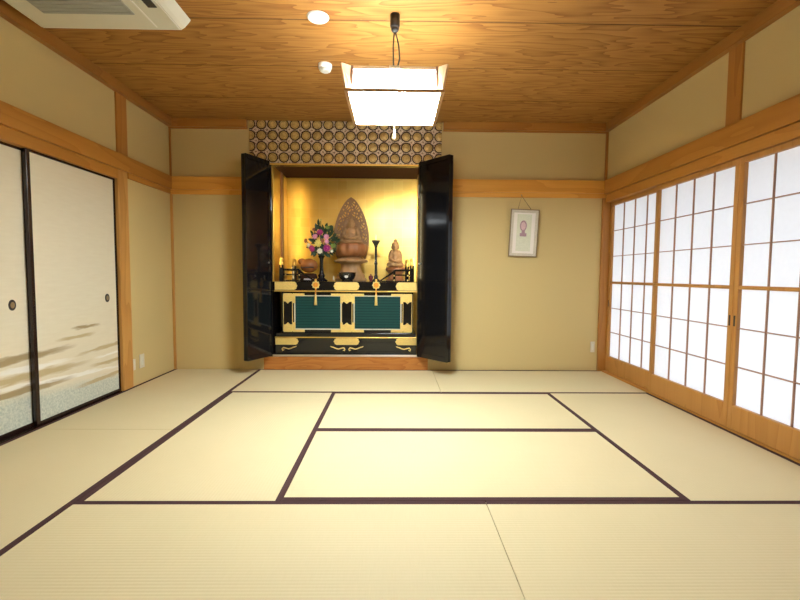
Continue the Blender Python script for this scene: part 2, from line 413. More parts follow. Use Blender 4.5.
# ------------------------------------------------------------------ sliding doors with printed paper (left)
def fusuma(n, y0, y1, x, label):
    f = MB(); s = .021; z0, z1 = .006, 1.795; d = .024
    f.box(x - d, x, y0, y0 + .030, z0, z1); f.box(x - d, x, y1 - .022, y1, z0, z1)
    f.box(x - d, x, y0 + .030, y1 - .022, z0, z0 + .024); f.box(x - d, x, y0 + .030, y1 - .022, z1 - s, z1)
    o = f.build('door_%d' % n, M['fusuma_frame'], None, .003); tag(o, label, 'sliding door', kind='structure')
    box(x - .019, x - .006, y0 + .028, y1 - .020, z0 + .021, z1 - s + .004).build('paper_panel', M['fusuma_paper'], o)
    h = MB(); hy, hz = y1 - .135, .806
    for i in range(1): pass
    ring = [(x - .0055 + .006 * math.sin(a), hy, hz) for a in ()]
    h.prism([(x - .007, hy + .026 * math.cos(a * PI / 12), hz + .034 * math.sin(a * PI / 12)) for a in range(24)], (.004, 0, 0))
    pull = h.build('door_pull', M['dark'], o, .001)
    MB().prism([(x - .0028, hy + .015 * math.cos(a * PI / 12), hz + .020 * math.sin(a * PI / 12)) for a in range(24)], (.0012, 0, 0)).build('pull_cup', M['bronze'], pull)
fusuma(1, -1.745, -.878, -.010, 'cream sliding door with round dark pull nearest the left wooden post')
fusuma(2, -2.60, -1.715, -.040, 'cream printed sliding door cut by the left edge of the photo')
fusuma(3, -3.45, -2.58, -.010, 'cream sliding door farther along the left wall')
struct('wall_closet', box(-.16, -.13, -4.5, -.70, -.056, H), M['plaster'])
struct('door_4', box(-.062, -.03, -4.5, -3.43, .006, 1.79), M['fusuma_paper'])

# ------------------------------------------------------------------ paper lattice doors (right)
def shoji(n, y0, y1, x, label, pull=0):
    f = MB(); d = .030; z0, z1 = .014, 1.776; zs0, zs1 = .172, 1.740; mid0, mid1 = .932, .956
    st = .038
    f.box(x, x + d, y0, y0 + st, z0, z1); f.box(x, x + d, y1 - st, y1, z0, z1)
    f.box(x, x + d, y0 + st, y1 - st, z0, zs0); f.box(x, x + d, y0 + st, y1 - st, zs1, z1)
    f.box(x + .002, x + d, y0 + st, y1 - st, mid0, mid1)
    o = f.build('door_%d' % n, M['wood_s'], None, .003); tag(o, label, 'sliding door', kind='structure')
    l = MB(); a, b_ = y0 + st, y1 - st; k = .0035
    for i in (1, 2, 3):
        yy = a + (b_ - a) * i / 4
        l.box(x + .013, x + .024, yy - k, yy + k, zs0 - .004, mid0 + .004); l.box(x + .013, x + .024, yy - k, yy + k, mid1 - .004, zs1 + .004)
    for i in (1, 2):
        for q0, q1 in ((zs0, mid0), (mid1, zs1)):
            zz = q0 + (q1 - q0) * i / 3
            l.box(x + .009, x + .024, a - .004, b_ + .004, zz - .003, zz + .003)
    l.build('lattice', M['lattice'], o)
    p = MB(); vs = [p.b.verts.new(q) for q in ((x + .0245, a - .01, zs0 - .01), (x + .0245, b_ + .01, zs0 - .01), (x + .0245, b_ + .01, zs1 + .01), (x + .0245, a - .01, zs1 + .01))]
    p.b.faces.new(vs); p.build('paper', M['shoji_paper'], o)
    for e in ((y0 + st/2,) if pull == 1 else (y1 - st/2,)):
        box(x - .0015, x + .004, e - .007, e + .007, .69, .76).build('door_pull', M['dark'], o, .001)
shoji(5, -.888, -.030, W + .042, 'paper lattice sliding door at the back right corner', 2)
shoji(6, -1.748, -.862, W + .008, 'second paper lattice sliding door from the back right corner', 1)
shoji(7, -2.635, -1.750, W + .008, 'paper lattice sliding door cut by the right edge of the photo', 2)
shoji(8, -3.50, -2.61, W + .042, 'paper lattice sliding door farther along the right wall', 1)
shoji(9, -4.35, -3.47, W + .008, 'paper lattice sliding door nearest the viewer on the right wall', 1)

struct('sky_block_eaves', box(W + .28, W + 1.15, -5.2, .6, 2.02, 2.06), M['dark'])  # unseen roof slab added to dim the upper part of the shoji paper
struct('garden_ground', box(W + .25, W + 9., -12., 6., -.45, -.40), M['ground'])
# ------------------------------------------------------------------ tatami
def tatami(cx, cy, ln, wd, rot, label, b0=True, b1=True):
    r = thing('tatami_mat', (cx, cy, -.055), label, 'tatami mat', 'tatami mats laid across the floor')
    g = .0012; hw = .030; bw = wd / 2
    m = MB().box(-ln/2 + g, ln/2 - g, -bw + g + .0025, bw - g - .0025, .0, .0545)
    o = m.build('rush_surface', M['tatami'], None, .002); o.parent = r
    for s, on in ((-1, b0), (1, b1)):
        a, b_ = sorted((s * (bw - hw), s * (bw - g)))
        e = MB().box(-ln/2 + g, ln/2 - g, a, b_, .0005, .0556).build('cloth_border', M['heri'], None, .0015); e.parent = r
    r.rotation_euler = (0, 0, rot)
X0, X1, X2, X3 = .0, .914, 1.817, 3.632
Y1, Y2, Y3, Y4 = -.895, -1.780, -2.662, -3.545
q = PI / 2
def rect(xa, xb, ya, yb, label):
    w_, h_ = xb - xa, abs(yb - ya)
    if w_ >= h_: tatami((xa+xb)/2, (ya+yb)/2, w_, h_, 0, label)
    else: tatami((xa+xb)/2, (ya+yb)/2, h_, w_, q, label)
rect(X0, X1, 0 - .002, Y2, 'straw tatami mat along the left wall in the back corner')
rect(X0, X1, Y2, Y4, 'straw tatami mat along the left sliding doors nearest the viewer')
rect(X1, 2.725, -.002, Y1, 'straw tatami mat lying right in front of the black altar')
rect(2.725, W, -.002, Y1, 'straw tatami mat along the back wall below the hanging picture')
rect(X1, X2, Y1, Y3, 'straw tatami mat lying lengthwise left of the two middle mats')
rect(X2, X3, Y1, Y2, 'straw tatami mat in the middle, the one of the pair nearer the altar')
rect(X2, X3, Y2, Y3, 'straw tatami mat in the middle, the one of the pair nearer the viewer')
rect(X3, W, Y1, Y3, 'straw tatami mat lying lengthwise along the paper lattice doors')
rect(X1, 2.728, Y3, Y4, 'straw tatami mat at the bottom of the photo, left of the seam')
rect(2.728, W, Y3, Y4, 'straw tatami mat at the bottom of the photo, right of the seam')
struct('floor_rear', box(0, W, R, Y4 - .002, -.055, -.0005), M['tatami'])

# ------------------------------------------------------------------ altar cabinet
cab = thing('altar_cabinet', (1.80, .02, .137), 'tall black lacquered altar cabinet with folded doors and gold inside', 'altar')
x0, x1, yb = 1.035, 2.585, .62
box(AX0 + .004, x0, .0, yb + .03, .137, 2.165).build('side_panel', M['black'], cab, .003)
box(x1, AX1 - .004, .0, yb + .03, .137, 2.165).build('side_panel', M['black'], cab, .003)
box(x0, x1, yb, yb + .03, .137, 2.165).build('back_panel', M['gold_leaf'], cab)
box(x0, x0 + .006, .045, yb, .93, 2.14).build('gilt_side_lining', M['gold_leaf'], cab)
box(x1 - .006, x1, .14, yb, .93, 2.14).build('gilt_side_lining', M['gold_leaf'], cab)
box(x0, x1, .0, yb, 2.140, 2.165).build('top_panel', M['dark_brown'], cab)
box(x0, x1, .0, .03, 2.128, 2.150).build('lintel', M['black'], cab, .002)
box(x0, x1, .0, yb, .137, .158).build('base_panel', M['black2'], cab)
MB().tube([(x1 - .012, .10, 1.00), (x1 - .012, .10, 2.06)], .005, 10).build('lamp_tube', M['altar_tube'], cab, smooth=True)
MB().tube([(x0 + .009, .044, .95), (x0 + .009, .044, 2.12)], .004, 10).build('lamp_tube', M['altar_tube_dim'], cab, smooth=True)
box(x0, x0 + .020, .004, .032, .93, 2.127).build('tube_cover_stile', M['gold_leaf'], cab, .002)  # stile added to hide the glare of the left tube
box(x0 + .006, x0 + .018, .33, .395, .93, 2.14).build('pillar', M['throne'], cab, .002)
box(x0 + .006, x0 + .014, .40, .455, .93, 2.14).build('pillar', M['throne'], cab, .002)
box(x0, x1, -.012, .0, .140, .160).build('door_track', M['silver'], cab, .002)
def leaf(hx, hy, ox, oy, side, name_label):
    h = Vector((hx, hy, 0)); o_ = Vector((ox, oy, 0)); d = (o_ - h); ln = d.length; d.normalize()
    nrm = Vector((-d.y, d.x, 0))                       # towards the outside
    if (nrm.x > 0) != (side > 0): nrm = -nrm
    z0, z1 = .150, 2.163; th = .026
    prev = None
    for k in range(2):
        base = h + nrm * (.031 * k)
        def pr(mb, a, b_, za, zb, t0, t1):
            p = [base + d * a + nrm * t0, base + d * b_ + nrm * t0, base + d * b_ + nrm * t1, base + d * a + nrm * t1]
            return mb.prism([(v.x, v.y, za) for v in p], (0, 0, zb - za))
        m = MB()
        s = .028
        pr(m, 0, s, z0, z1, 0, th); pr(m, ln - s, ln, z0, z1, 0, th)
        pr(m, s, ln - s, z0, z0 + .05, 0, th); pr(m, s, ln - s, z1 - .045, z1, 0, th); pr(m, s, ln - s, .93, .955, .001, th)
        pr(m, s, ln - s, .33, .345, .002, th)
        pr(m, s, ln - s, z0 + .05, z1 - .045, .004, th - .004)
        lf = m.build('folding_door', M['black'], cab, .0015)
        if k == 0:
            kp = base + d * .035 - nrm * .008
            MB().ball((kp.x, kp.y, 1.125), .010, 12).tube([(kp.x, kp.y, 1.125), tuple(Vector((kp.x, kp.y, 1.125)) + nrm * .010)], .004).build('door_knob', M['silver'], lf, smooth=True)
            for hz in (1.86,):
                if side > 0: pr(MB(), 0, .012, hz - .06, hz + .075, -.003, .0).build('hinge_plate', M['silver'], lf)
leaf(1.033, -.042, .884, -.330, -1, 'left')
leaf(2.556, -.044, 2.834, -.362, 1, 'right')

# patterned band over the altar
band = box(.82, 2.795, -.014, -.002, 2.150, H - .003).build('brocade_panel', M['brocade'], None, .002)
tag(band, 'wide gold and brown roundel patterned panel above the black altar', 'panel')
box(1.00, 2.60, -.016, -.001, 2.132, 2.149).build('gilt_bottom_edge', M['gold'], band, .003)

# ------------------------------------------------------------------ altar table inside
TY = .030
tab = thing('altar_table', (1.80, .3, .158), 'low black altar table with teal panels and gold fittings', 'table')
yb2 = .60
box(1.050, 2.555, TY + .004, yb2, .838, .932).build('table_top', M['black'], tab, .004)
tt = tab.children[-1]
def plate(xa, xb, za, zb, y, parent, notch=(0, 0), nm='gilt_plate'):
    h = (zb - za); c = .030; p = []
    if notch[0]: p += [(xa, za + h*.5), (xa + c*.35, za + h*.28), (xa + c*.35, za + h*.16), (xa + c, za)]
    else: p += [(xa, za)]
    if notch[1]: p += [(xb - c, za), (xb - c*.35, za + h*.16), (xb - c*.35, za + h*.28), (xb, za + h*.5), (xb - c*.35, za + h*.72), (xb - c*.35, za + h*.84), (xb - c, zb)]
    else: p += [(xb, za), (xb, zb)]
    if notch[0]: p += [(xa + c, zb), (xa + c*.35, za + h*.84), (xa + c*.35, za + h*.72)]
    else: p += [(xa, zb)]
    o = MB().prism([(a, y - .004, b_) for a, b_ in p], (0, .006, 0)).build(nm, M['gold_pale'], parent, .001)
    for on, px in ((notch[0], xa + c * .55), (notch[1], xb - c * .55)):
        pass
    return o
box(1.046, 2.559, TY - .006, TY + .02, .824, .837).build('gilt_moulding', M['gold'], tab, .002)
plate(1.053, 1.291, .843, .929, TY, tt, (0, 1)); plate(1.672, 1.948, .843, .929, TY, tt, (1, 1)); plate(2.330, 2.553, .843, .929, TY, tt, (1, 0))
# recessed body
box(1.115, 2.520, .065, yb2, .385, .824).build('table_body', M['black2'], tab)
by = .065
for a, b_ in ((1.138, 1.228), (1.758, 1.862), (2.413, 2.503)):
    p = box(a, b_, by - .012, by - .001, .392, .806).build('table_post', M['black'], tab, .002)
    w_ = b_ - a
    for za, zb, up in ((.696, .806, 1), (.392, .496, -1)):
        e = .024
        if up > 0: pts = [(a, zb), (a, za + e), (a + w_*.25, za + e*.9), (a + w_*.5, za), (b_ - w_*.25, za + e*.9), (b_, za + e), (b_, zb)]
        else: pts = [(a, za), (a, zb - e), (a + w_*.25, zb - e*.9), (a + w_*.5, zb), (b_ - w_*.25, zb - e*.9), (b_, zb - e), (b_, za)]
        MB().prism([(u, by - .016, v) for u, v in pts], (0, .005, 0)).build('gilt_cap', M['gold_pale'], p, .001)
    MB().box(a - .006, a, by - .013, by - .001, .40, .80).box(b_, b_ + .006, by - .013, by - .001, .40, .80).build('gilt_strip', M['gold_pale'], p)
for a, b_ in ((1.262, 1.741), (1.894, 2.382)):
    p = box(a, b_, by - .006, by, .430, .775).build('teal_panel', M['teal'], tab)
    f = MB(); g = .013
    f.box(a - g, a, by - .012, by, .413, .790); f.box(b_, b_ + g, by - .012, by, .413, .790)
    f.box(a, b_, by - .012, by, .417, .430); f.box(a, b_, by - .012, by, .775, .786)
    f.build('gilt_frame', M['aged_silver'], p, .001)
    for (sx, xx) in ((1, a - .026), (-1, b_ + .026)):
        for (sz, zz) in ((1, .392), (-1, .806)):
            l = MB(); ex, ez, wt = .125, .105, .026
            l.box(*sorted((xx, xx + sx * ex)), by - .015, by - .0125, *sorted((zz, zz + sz * wt)))
            l.box(*sorted((xx, xx + sx * wt)), by - .015, by - .0125, *sorted((zz + sz * wt, zz + sz * ez)))
            l.build('corner_bracket', M['gold_pale'], p)
box(1.060, 2.547, TY + .002, yb2, .343, .385).build('table_ledge', M['black'], tab, .004)
box(1.050, 2.557, TY - .006, TY + .02, .333, .343).build('gilt_moulding', M['gold'], tab, .002)
bs = box(1.050, 2.555, TY + .004, yb2, .160, .333).build('table_plinth', M['black'], tab, .004)
box(1.050, 2.555, TY - .003, TY + .004, .176, .188).build('plinth_edge', M['black2'], tab)
plate(1.053, 1.300, .259, .331, TY, bs, (0, 1)); plate(1.672, 1.948, .259, .331, TY, bs, (1, 1)); plate(2.330, 2.553, .259, .331, TY, bs, (1, 0))
for (xa, s) in ((1.128, 1), (1.789, -1), (1.838, 1), (2.490, -1)):
    pts = [(xa + s*.018, .205), (xa + s*.002, .196), (xa - s*.004, .212), (xa + s*.010, .228), (xa + s*.035, .222), (xa + s*.065, .214), (xa + s*.09, .220), (xa + s*.118, .232), (xa + s*.135, .236), (xa + s*.15, .244)]
    MB().tube([(u, TY - .002, v) for u, v in pts], [.004, .006, .006, .007, .006, .006, .006, .006, .005, .003], 8).build('gilt_scroll', M['gold_pale'], bs, smooth=True)

# ------------------------------------------------------------------ railings at both ends of the table
TZ = .933
def railing(s, ex, label):
    """ex: outer end x; s=+1 runs to the right of ex"""
    r = thing('altar_railing', (ex + s * .1, .08, TZ), label, 'railing', 'low railings on the altar table')
    yy = .085
    def post(px, y_, top):
        p = MB().box(px - .023, px + .023, y_ - .023, y_ + .023, TZ, top).build('post', M['black'], r, .004)
        f = MB().lathe([(.0245, -.030), (.0245, .026), (.019, .034), (.015, .040), (.022, .054), (.021, .068), (.012, .080), (.002, .086)], (px, y_, top), 16)
        f.build('gilt_finial', M['gold'], p, smooth=True)
    post(ex, yy, 1.108); post(ex + s * .040, .50, 1.104)
    MB().box(ex + s*.187 - .012, ex + s*.187 + .012, yy - .012, yy + .012, TZ, 1.058).build('baluster', M['black'], r, .002)
    MB().prism([(ex - .008, yy + .023, 1.046), (ex + .008, yy + .023, 1.046), (ex + s*.030 + .008, .477, 1.046), (ex + s*.030 - .008, .477, 1.046)], (0, 0, .020)).build('side_rail', M['black'], r, .002)
    MB().prism([(ex - .007, yy + .023, .996), (ex + .007, yy + .023, .996), (ex + s*.030 + .007, .477, .996), (ex + s*.030 - .007, .477, .996)], (0, 0, .016)).build('side_rail', M['black'], r, .002)
    m = MB().box(*sorted((ex + s*.023, ex + s*.187)), yy - .010, yy + .010, 1.046, 1.068).box(*sorted((ex + s*.023, ex + s*.187)), yy - .009, yy + .009, .998, 1.014)
    m.build('rail', M['black'], r, .002)
    d = MB().prism([(ex + s*.198, yy - .010, 1.050), (ex + s*.345, yy - .010, .950), (ex + s*.345, yy - .010, .932), (ex + s*.198, yy - .010, 1.022)], (0, .020, 0))
    d.build('sloping_rail', M['black'], r, .002)
    MB().box(*sorted((ex + s*.023, ex + s*.37)), yy - .014, yy + .014, TZ, TZ + .014).build('bottom_rail', M['black2'], r, .002)
    for (dx, zz) in ((.045, 1.000), (.045, .951), (.190, 1.000), (.190, .951)):
        MB().ball((ex + s*dx, yy - .019, zz), .009, 10).build('gilt_stud', M['gold_pale'], r, smooth=True)
railing(1, 1.113, 'black altar railing with gold-tipped posts at the left end of the altar table')
railing(-1, 2.503, 'black altar railing with gold-tipped posts at the right end of the altar table')

# rosettes with hanging tassels on the table edge
for (px, lb) in ((1.487, 'gold rosette with hanging tassel on the table edge, below the flower vase'), (2.124, 'gold rosette with hanging tassel on the table edge, below the candlestick')):
    r = thing('tassel_ornament', (px, .003, .898), lb, 'ornament', 'gold rosettes on the altar table edge')
    MB().prism([(px + .040 * (1 + .10 * math.cos(8 * a * PI / 24)) * math.cos(a * PI / 24), .010, .898 + .040 * (1 + .10 * math.cos(8 * a * PI / 24)) * math.sin(a * PI / 24)) for a in range(48)], (0, .012, 0)).build('rosette', M['gold_pale'], r, .002)
    MB().prism([(px + .027 * math.cos(a * PI / 16), .005, .898 + .027 * math.sin(a * PI / 16)) for a in range(32)], (0, .006, 0)).ball((px, .005, .898), (.012, .006, .012), 12).build('rosette_boss', M['orange_gold'], r, .001)
    MB().box(px - .011, px + .011, .008, .022, .934, .962).build('top_loop', M['gold'], r, .004)
    MB().tube([(px, .014, .860), (px, .006, .80)], .007).build('cord', M['orange_gold'], r)
    MB().lathe([(.008, .115), (.012, .10), (.014, .05), (.016, 0)], (px, .006, .685), 14).build('tassel', M['gold_pale'], r, smooth=True)

# ------------------------------------------------------------------ statues
def remeshed(mb, voxel, name, mat, parent):
    o = mb.build(name, mat, parent)
    md = o.modifiers.new('join', 'REMESH'); md.mode = 'VOXEL'; md.voxel_size = voxel; md.use_smooth_shade = True
    sm = o.modifiers.new('soften', 'SMOOTH'); sm.factor = .5; sm.iterations = 3
    dg = bpy.context.evaluated_depsgraph_get(); dg.update()
    me = bpy.data.meshes.new_from_object(o.evaluated_get(dg)); me.name = name
    o.modifiers.clear(); o.data = me
    for f in me.polygons: f.use_smooth = True
    return o
def seated(cx, cy, z, h, sx=1., hs=1.):
    """a cross-legged carved figure of total height h resting on z"""
    m = MB(); u = h
    def e(x, y, zz, rx, ry, rz):
        k = hs if zz > .68 else 1.; q_ = hs if zz > .68 else sx
        m.ball((cx + x*u*q_, cy + y*u*k, z + (.70 + (zz - .70) * (1 + (k - 1) * .6) if zz > .68 else zz)*u), (rx*u*q_, ry*u*k, rz*u*(1 + (k - 1) * .6)), 20)
    e(0, 0, .10, .36, .26, .10)                                     # lap
    for s in (-1, 1):
        e(s*.28, -.05, .10, .19, .17, .095)                         # knees
        e(s*.12, -.20, .10, .16, .085, .07)                         # crossed shins
        e(s*.205, .02, .56, .085, .10, .085)                        # shoulders
        m.tube([(cx+sx*s*.215*u, cy+.02*u, z+.56*u), (cx+sx*s*.27*u, cy+.01*u, z+.44*u), (cx+sx*s*.275*u, cy-.02*u, z+.32*u), (cx+sx*s*.17*u, cy-.17*u, z+.25*u), (cx+sx*s*.05*u, cy-.23*u, z+.235*u)], [.075*u, .075*u, .075*u, .06*u, .045*u], 12)
        e(s*.105, .02, .735, .022, .035, .06)                       # ears
        e(s*.30, -.02, .22, .08, .12, .13)                          # sleeves
    e(0, .03, .32, .20, .155, .20); e(0, .02, .49, .205, .135, .14)
    m.tube([(cx, cy+.02*u, z+.55*u), (cx, cy+.01*u, z+.68*u)], [.085*u, .07*u], 14)
    e(0, 0, .755, .105, .115, .135)                                 # head
    e(0, -.112, .745, .018, .03, .03); e(0, -.10, .695, .035, .02, .012)
    for s in (-1, 1): e(s*.042, -.098, .785, .03, .02, .009)
    e(0, .015, .825, .108, .118, .085)                              # hair
    e(0, .03, .93, .058, .06, .07)
    e(0, -.24, .225, .075, .05, .04)                                # joined hands
    return m
bx, by3 = 1.826, .34
st = thing('buddha_statue', (bx, by3, TZ), 'large carved wooden seated statue with pierced halo in the altar centre', 'statue')
remeshed(seated(bx + .005, by3 - .03, 1.345, .300, .95, 1.12), .0045, 'seated_figure', M['statue'], st)
# pierced halo
hb = MB(); nx, nz = 64, 112; zb0, zt = 1.19, 1.880; hwid = .196
def halo_half(z):
    k = (z - zb0) / (zt - zb0)
    if k < .34: return hwid * (.80 + .20 * math.sin(k / .34 * PI / 2))
    q_ = (k - .34) / .66
    return hwid * (max(0., 1 - q_ ** 1.75)) ** .72
grid = {}
for j in range(nz + 1):
    z = zb0 + (zt - zb0) * j / nz; hw = halo_half(z)
    for i in range(nx + 1):
        s_ = -1 + 2 * i / nx
        grid[i, j] = (bx - .008 + s_ * hw, .455 - .05 * (1 - s_ * s_) * 0 + .03 * ((z - zb0) / .69) ** 2 * -1, z, s_)
vv = {}
def gv(i, j):
    if (i, j) not in vv: vv[i, j] = hb.b.verts.new(grid[i, j][:3])
    return vv[i, j]
for j in range(nz):
    for i in range(nx):
        x_, _, z, s_ = grid[i, j]; dx = abs(s_)
        rim = dx > .90 or j > nz - 7
        core = ((x_ - bx) / .105) ** 2 + ((z - 1.49) / .17) ** 2 < 1
        a = math.sin((x_ - bx) * 120 + 1.6 * math.sin(z * 52)); b_ = math.sin(z * 105 + 1.7 * math.sin((x_ - bx) * 60))
        if rim or core or dx < .06 or a * b_ < .30: hb.b.faces.new((gv(i, j), gv(i+1, j), gv(i+1, j+1), gv(i, j+1)))
ho = hb.build('halo', M['halo'], st)
md = ho.modifiers.new('thick', 'SOLIDIFY'); md.thickness = .014
# relief rings on the halo
rr = MB()
rr.tube([(bx - .008 + .088 * math.cos(a * PI / 20), .425, 1.575 + .098 * math.sin(a * PI / 20)) for a in range(40)], .007, 8, True)
rr.tube([(bx - .008 + .125 * math.cos(a * PI / 20), .432, 1.455 + .135 * math.sin(a * PI / 20)) for a in range(40)], .007, 8, True)
rr.build('halo_rings', M['halo'], st, smooth=True)
rm = MB(); pl = []
for j in range(0, nz + 1, 4): pl.append((bx - .008 - halo_half(grid[0, j][2]), grid[0, j][1], grid[0, j][2]))
pr_ = [(2 * (bx - .008) - p[0], p[1], p[2]) for p in pl[::-1][1:]]
rm.tube(pl + pr_, .009, 8); rm.build('halo_rim', M['halo'], st, smooth=True)
th = MB().lathe([(.105, 1.206), (.150, 1.225), (.172, 1.262), (.180, 1.30), (.172, 1.340), (.160, 1.352), (.05, 1.354)], (bx, by3, 0), 64, 12, .10)
th.build('lotus_throne', M['throne'], st, smooth=True)
pd = MB().lathe([(.165, .933), (.172, .946), (.168, .962), (.150, .978), (.150, 1.0), (.118, 1.045), (.108, 1.085), (.112, 1.125), (.140, 1.139), (.182, 1.150), (.184, 1.166), (.150, 1.182), (.105, 1.192), (.105, 1.207)], (bx, by3, 0), 48, 8, .08)
pd.build('pedestal', M['statue'], st, smooth=True)

s2 = thing('small_statue', (2.328, .34, TZ), 'small carved wooden seated figure behind the right railing', 'statue')
remeshed(seated(2.325, .325, 1.090, .310, .66, 1.22), .0045, 'seated_figure', M['statue'], s2)
MB().lathe([(.100, 0), (.104, .018), (.080, .035), (.074, .085), (.092, .112), (.108, .128), (.104, .158)], (2.328, .34, TZ), 48, 8, .06).build('pedestal', M['throne'], s2, smooth=True)

# ------------------------------------------------------------------ vase and bouquet
vx, vy = 1.515, .22
vs = MB().lathe([(.062, 0), (.066, .012), (.050, .022), (.030, .040), (.040, .060), (.026, .085), (.019, .12), (.018, .20), (.020, .245), (.034, .268), (.040, .278), (.034, .278), (.016, .262)], (vx, vy, TZ), 28)
va = vs.build('flower_vase', M['black'], None, smooth=True, origin=(vx, vy, TZ)); tag(va, 'slim black flower vase standing left of the large statue', 'vase')
bq = thing('flower_bouquet', (vx, vy, 1.20), 'bouquet of pink, magenta and yellow flowers in the black altar vase', 'flowers')
def bp_(u, v): return (1.515 + (u - 322) * .01115, 1.627 - (v - 218) * .01095)
fl = [(322, 233.5, 'fl_mag', .048), (317.2, 237.4, 'fl_pink', .042), (327.8, 237.6, 'fl_pink', .042), (320, 244, 'fl_yel', .056), (310.8, 246, 'fl_wht', .034),
      (314, 249, 'fl_mag', .050), (328.3, 248.5, 'fl_mag', .054), (321.8, 251.5, 'fl_wht', .042), (334, 246, 'leaf2', .040), (307.8, 241.5, 'fl_brn', .036),
      (328.3, 242.3, 'fl_pink', .034), (322.8, 221.5, 'fl_yel', .022), (329, 228.5, 'leaf2', .034), (333, 251.5, 'fl_wht', .026), (316, 230.5, 'fl_brn', .026), (324.5, 241.5, 'fl_brn', .028)]
stem = MB(); nf = 0
for (u, v, mk, rad) in fl:
    x, z = bp_(u, v); rad *= .86; y = vy - .035 - .055 * (1 - min(1, abs(x - vx) / .17)) - random.uniform(0, .02)
    m = MB(); c = Vector((x, y, z)); ax = Vector((x - vx, -.22, (z - 1.35) * .8)).normalized()
    ux = ax.orthogonal().normalized(); uy = ax.cross(ux)
    for ring, (n_, rr_, tl) in enumerate(((11, 1., .15), (9, .72, .45), (6, .42, .8))):
        for k in range(n_):
            a = 2 * PI * (k + .5 * ring) / n_ + random.uniform(-.1, .1)
            d_ = (ux * math.cos(a) + uy * math.sin(a)); tip = c + d_ * rad * rr_ + ax * rad * tl * .75
            side = ax.cross(d_) * rad * .20; midp = c + d_ * rad * rr_ * .62 + ax * rad * tl * .45
            up = ax * rad * .06
            vs_ = [m.b.verts.new(p) for p in (c, midp + side, tip, midp - side, midp + up)]
            m.b.faces.new((vs_[0], vs_[1], vs_[4])); m.b.faces.new((vs_[1], vs_[2], vs_[4])); m.b.faces.new((vs_[2], vs_[3], vs_[4])); m.b.faces.new((vs_[3], vs_[0], vs_[4]))
    m.ball(tuple(c + ax * rad * .25), rad * .30, 8)
    m.build('flower', M[mk], bq, smooth=True)
    stem.tube([(vx, vy, 1.17), (vx + (x - vx) * .3, vy - .02, 1.25), tuple(c - ax * rad * .1)], .004, 6)
stem.build('stems', M['leaf'], bq, smooth=True)
fo = MB()
def leafm(c, d_, ln, wd):
    c = Vector(c); d_ = Vector(d_).normalized(); sd = d_.cross(Vector((random.uniform(-.4, .4), -1, random.uniform(-.3, .3)))).normalized() * wd
    up = sd.cross(d_).normalized() * wd * .5
    p = [c, c + d_*ln*.35 + sd + up, c + d_*ln*.72 + sd*.7 + up, c + d_*ln, c + d_*ln*.72 - sd*.7 + up, c + d_*ln*.35 - sd + up, c + d_*ln*.5]
    v = [fo.b.verts.new(q_) for q_ in p]
    for i in range(6): fo.b.faces.new((v[i], v[(i+1) % 6], v[6]))
tips = [(319, 219, .085), (328, 223, .06), (334, 227, .05), (338, 234, .06), (316.5, 228, .05), (312.5, 234.5, .05), (331.5, 229, .06), (336.5, 240, .05), (337.5, 250, .06), (334, 256, .06), (331, 258, .06), (328, 255, .06), (312, 254, .05), (308, 246, .05), (316, 255, .05), (325, 228, .06), (321, 226, .06), (335, 253, .06)]
for (u, v, ln) in tips:
    x, z = bp_(u, v); tip = Vector((x, vy - random.uniform(.0, .05), z)); cc = Vector((vx, vy, 1.36)); d_ = (tip - cc).normalized()
    leafm(tip - d_ * ln, d_, ln, .017)
for k in range(70):
    a = random.uniform(0, 2 * PI); r_ = math.sqrt(random.random())
    x = vx + .15 * r_ * math.cos(a) + .012; z = 1.37 + .135 * r_ * math.sin(a); y = vy + random.uniform(-.03, .06)
    leafm((x, y, z), (math.cos(a) + random.uniform(-.5, .5), random.uniform(-.5, .1), math.sin(a) + random.uniform(-.3, .6)), random.uniform(.05, .085), random.uniform(.012, .02))
fo.build('foliage', M['leaf'], bq, smooth=True)

# ------------------------------------------------------------------ small altar goods
bw = thing('incense_bowl', (1.806, .135, TZ), 'round black incense bowl with white crest in front of the large statue', 'bowl')
MB().lathe([(.060, 0), (.064, .010), (.058, .016), (.080, .035), (.092, .065), (.094, .092), (.098, .100), (.088, .100), (.082, .085), (.02, .080)], (1.806, .135, TZ), 36).build('bowl_body', M['black'], bw, smooth=True)
cr = MB(); cr.ball((1.806, .0475, .990), (.020, .005, .019), 14); cr.ball((1.824, .0485, 1.007), (.008, .004, .012), 10)
cr.build('white_crest', M['white'], bw, smooth=True)
ck = thing('candlestick', (2.113, .19, TZ), 'tall slim black candlestick with a spike, between the two statues', 'candlestick')
MB().lathe([(.052, 0), (.055, .010), (.040, .020), (.020, .036), (.024, .052), (.014, .075), (.013, .18), (.018, .195), (.018, .205), (.012, .22), (.013, .37), (.022, .40), (.040, .430), (.046, .444), (.044, .450), (.010, .446)], (2.113, .19, TZ), 24).build('stand', M['black2'], ck, smooth=True)
MB().lathe([(.004, .446), (.003, .49), (.0008, .515)], (2.113, .19, TZ), 8).build('spike', M['silver'], ck)
dr = thing('wooden_drum', (1.355, .30, TZ), 'round varnished brown wooden drum on a cushion left of the flower vase', 'drum')
dm = MB().ball((1.362, .30, 1.105), (.098, .085, .080), 32); dm.ball((1.285, .30, 1.150), (.045, .055, .036), 16)
remeshed(dm, .005, 'drum_body', M['drum'], dr)
MB().box(1.29, 1.43, .214, .226, 1.080, 1.090).build('slot', M['dark'], dr)
MB().lathe([(.085, 0), (.095, .012), (.098, .045), (.085, .080), (.05, .088)], (1.355, .30, TZ), 28, 8, .05).build('cushion', M['dark_brown'], dr, smooth=True)
cp = thing('red_cup', (2.062, .12, TZ), 'tiny dark red lidded cup left of the candlestick foot', 'cup')
MB().lathe([(.016, 0), (.018, .006), (.014, .012), (.024, .035), (.025, .050)], (2.062, .12, TZ), 18).build('cup_body', M['red'], cp, smooth=True)
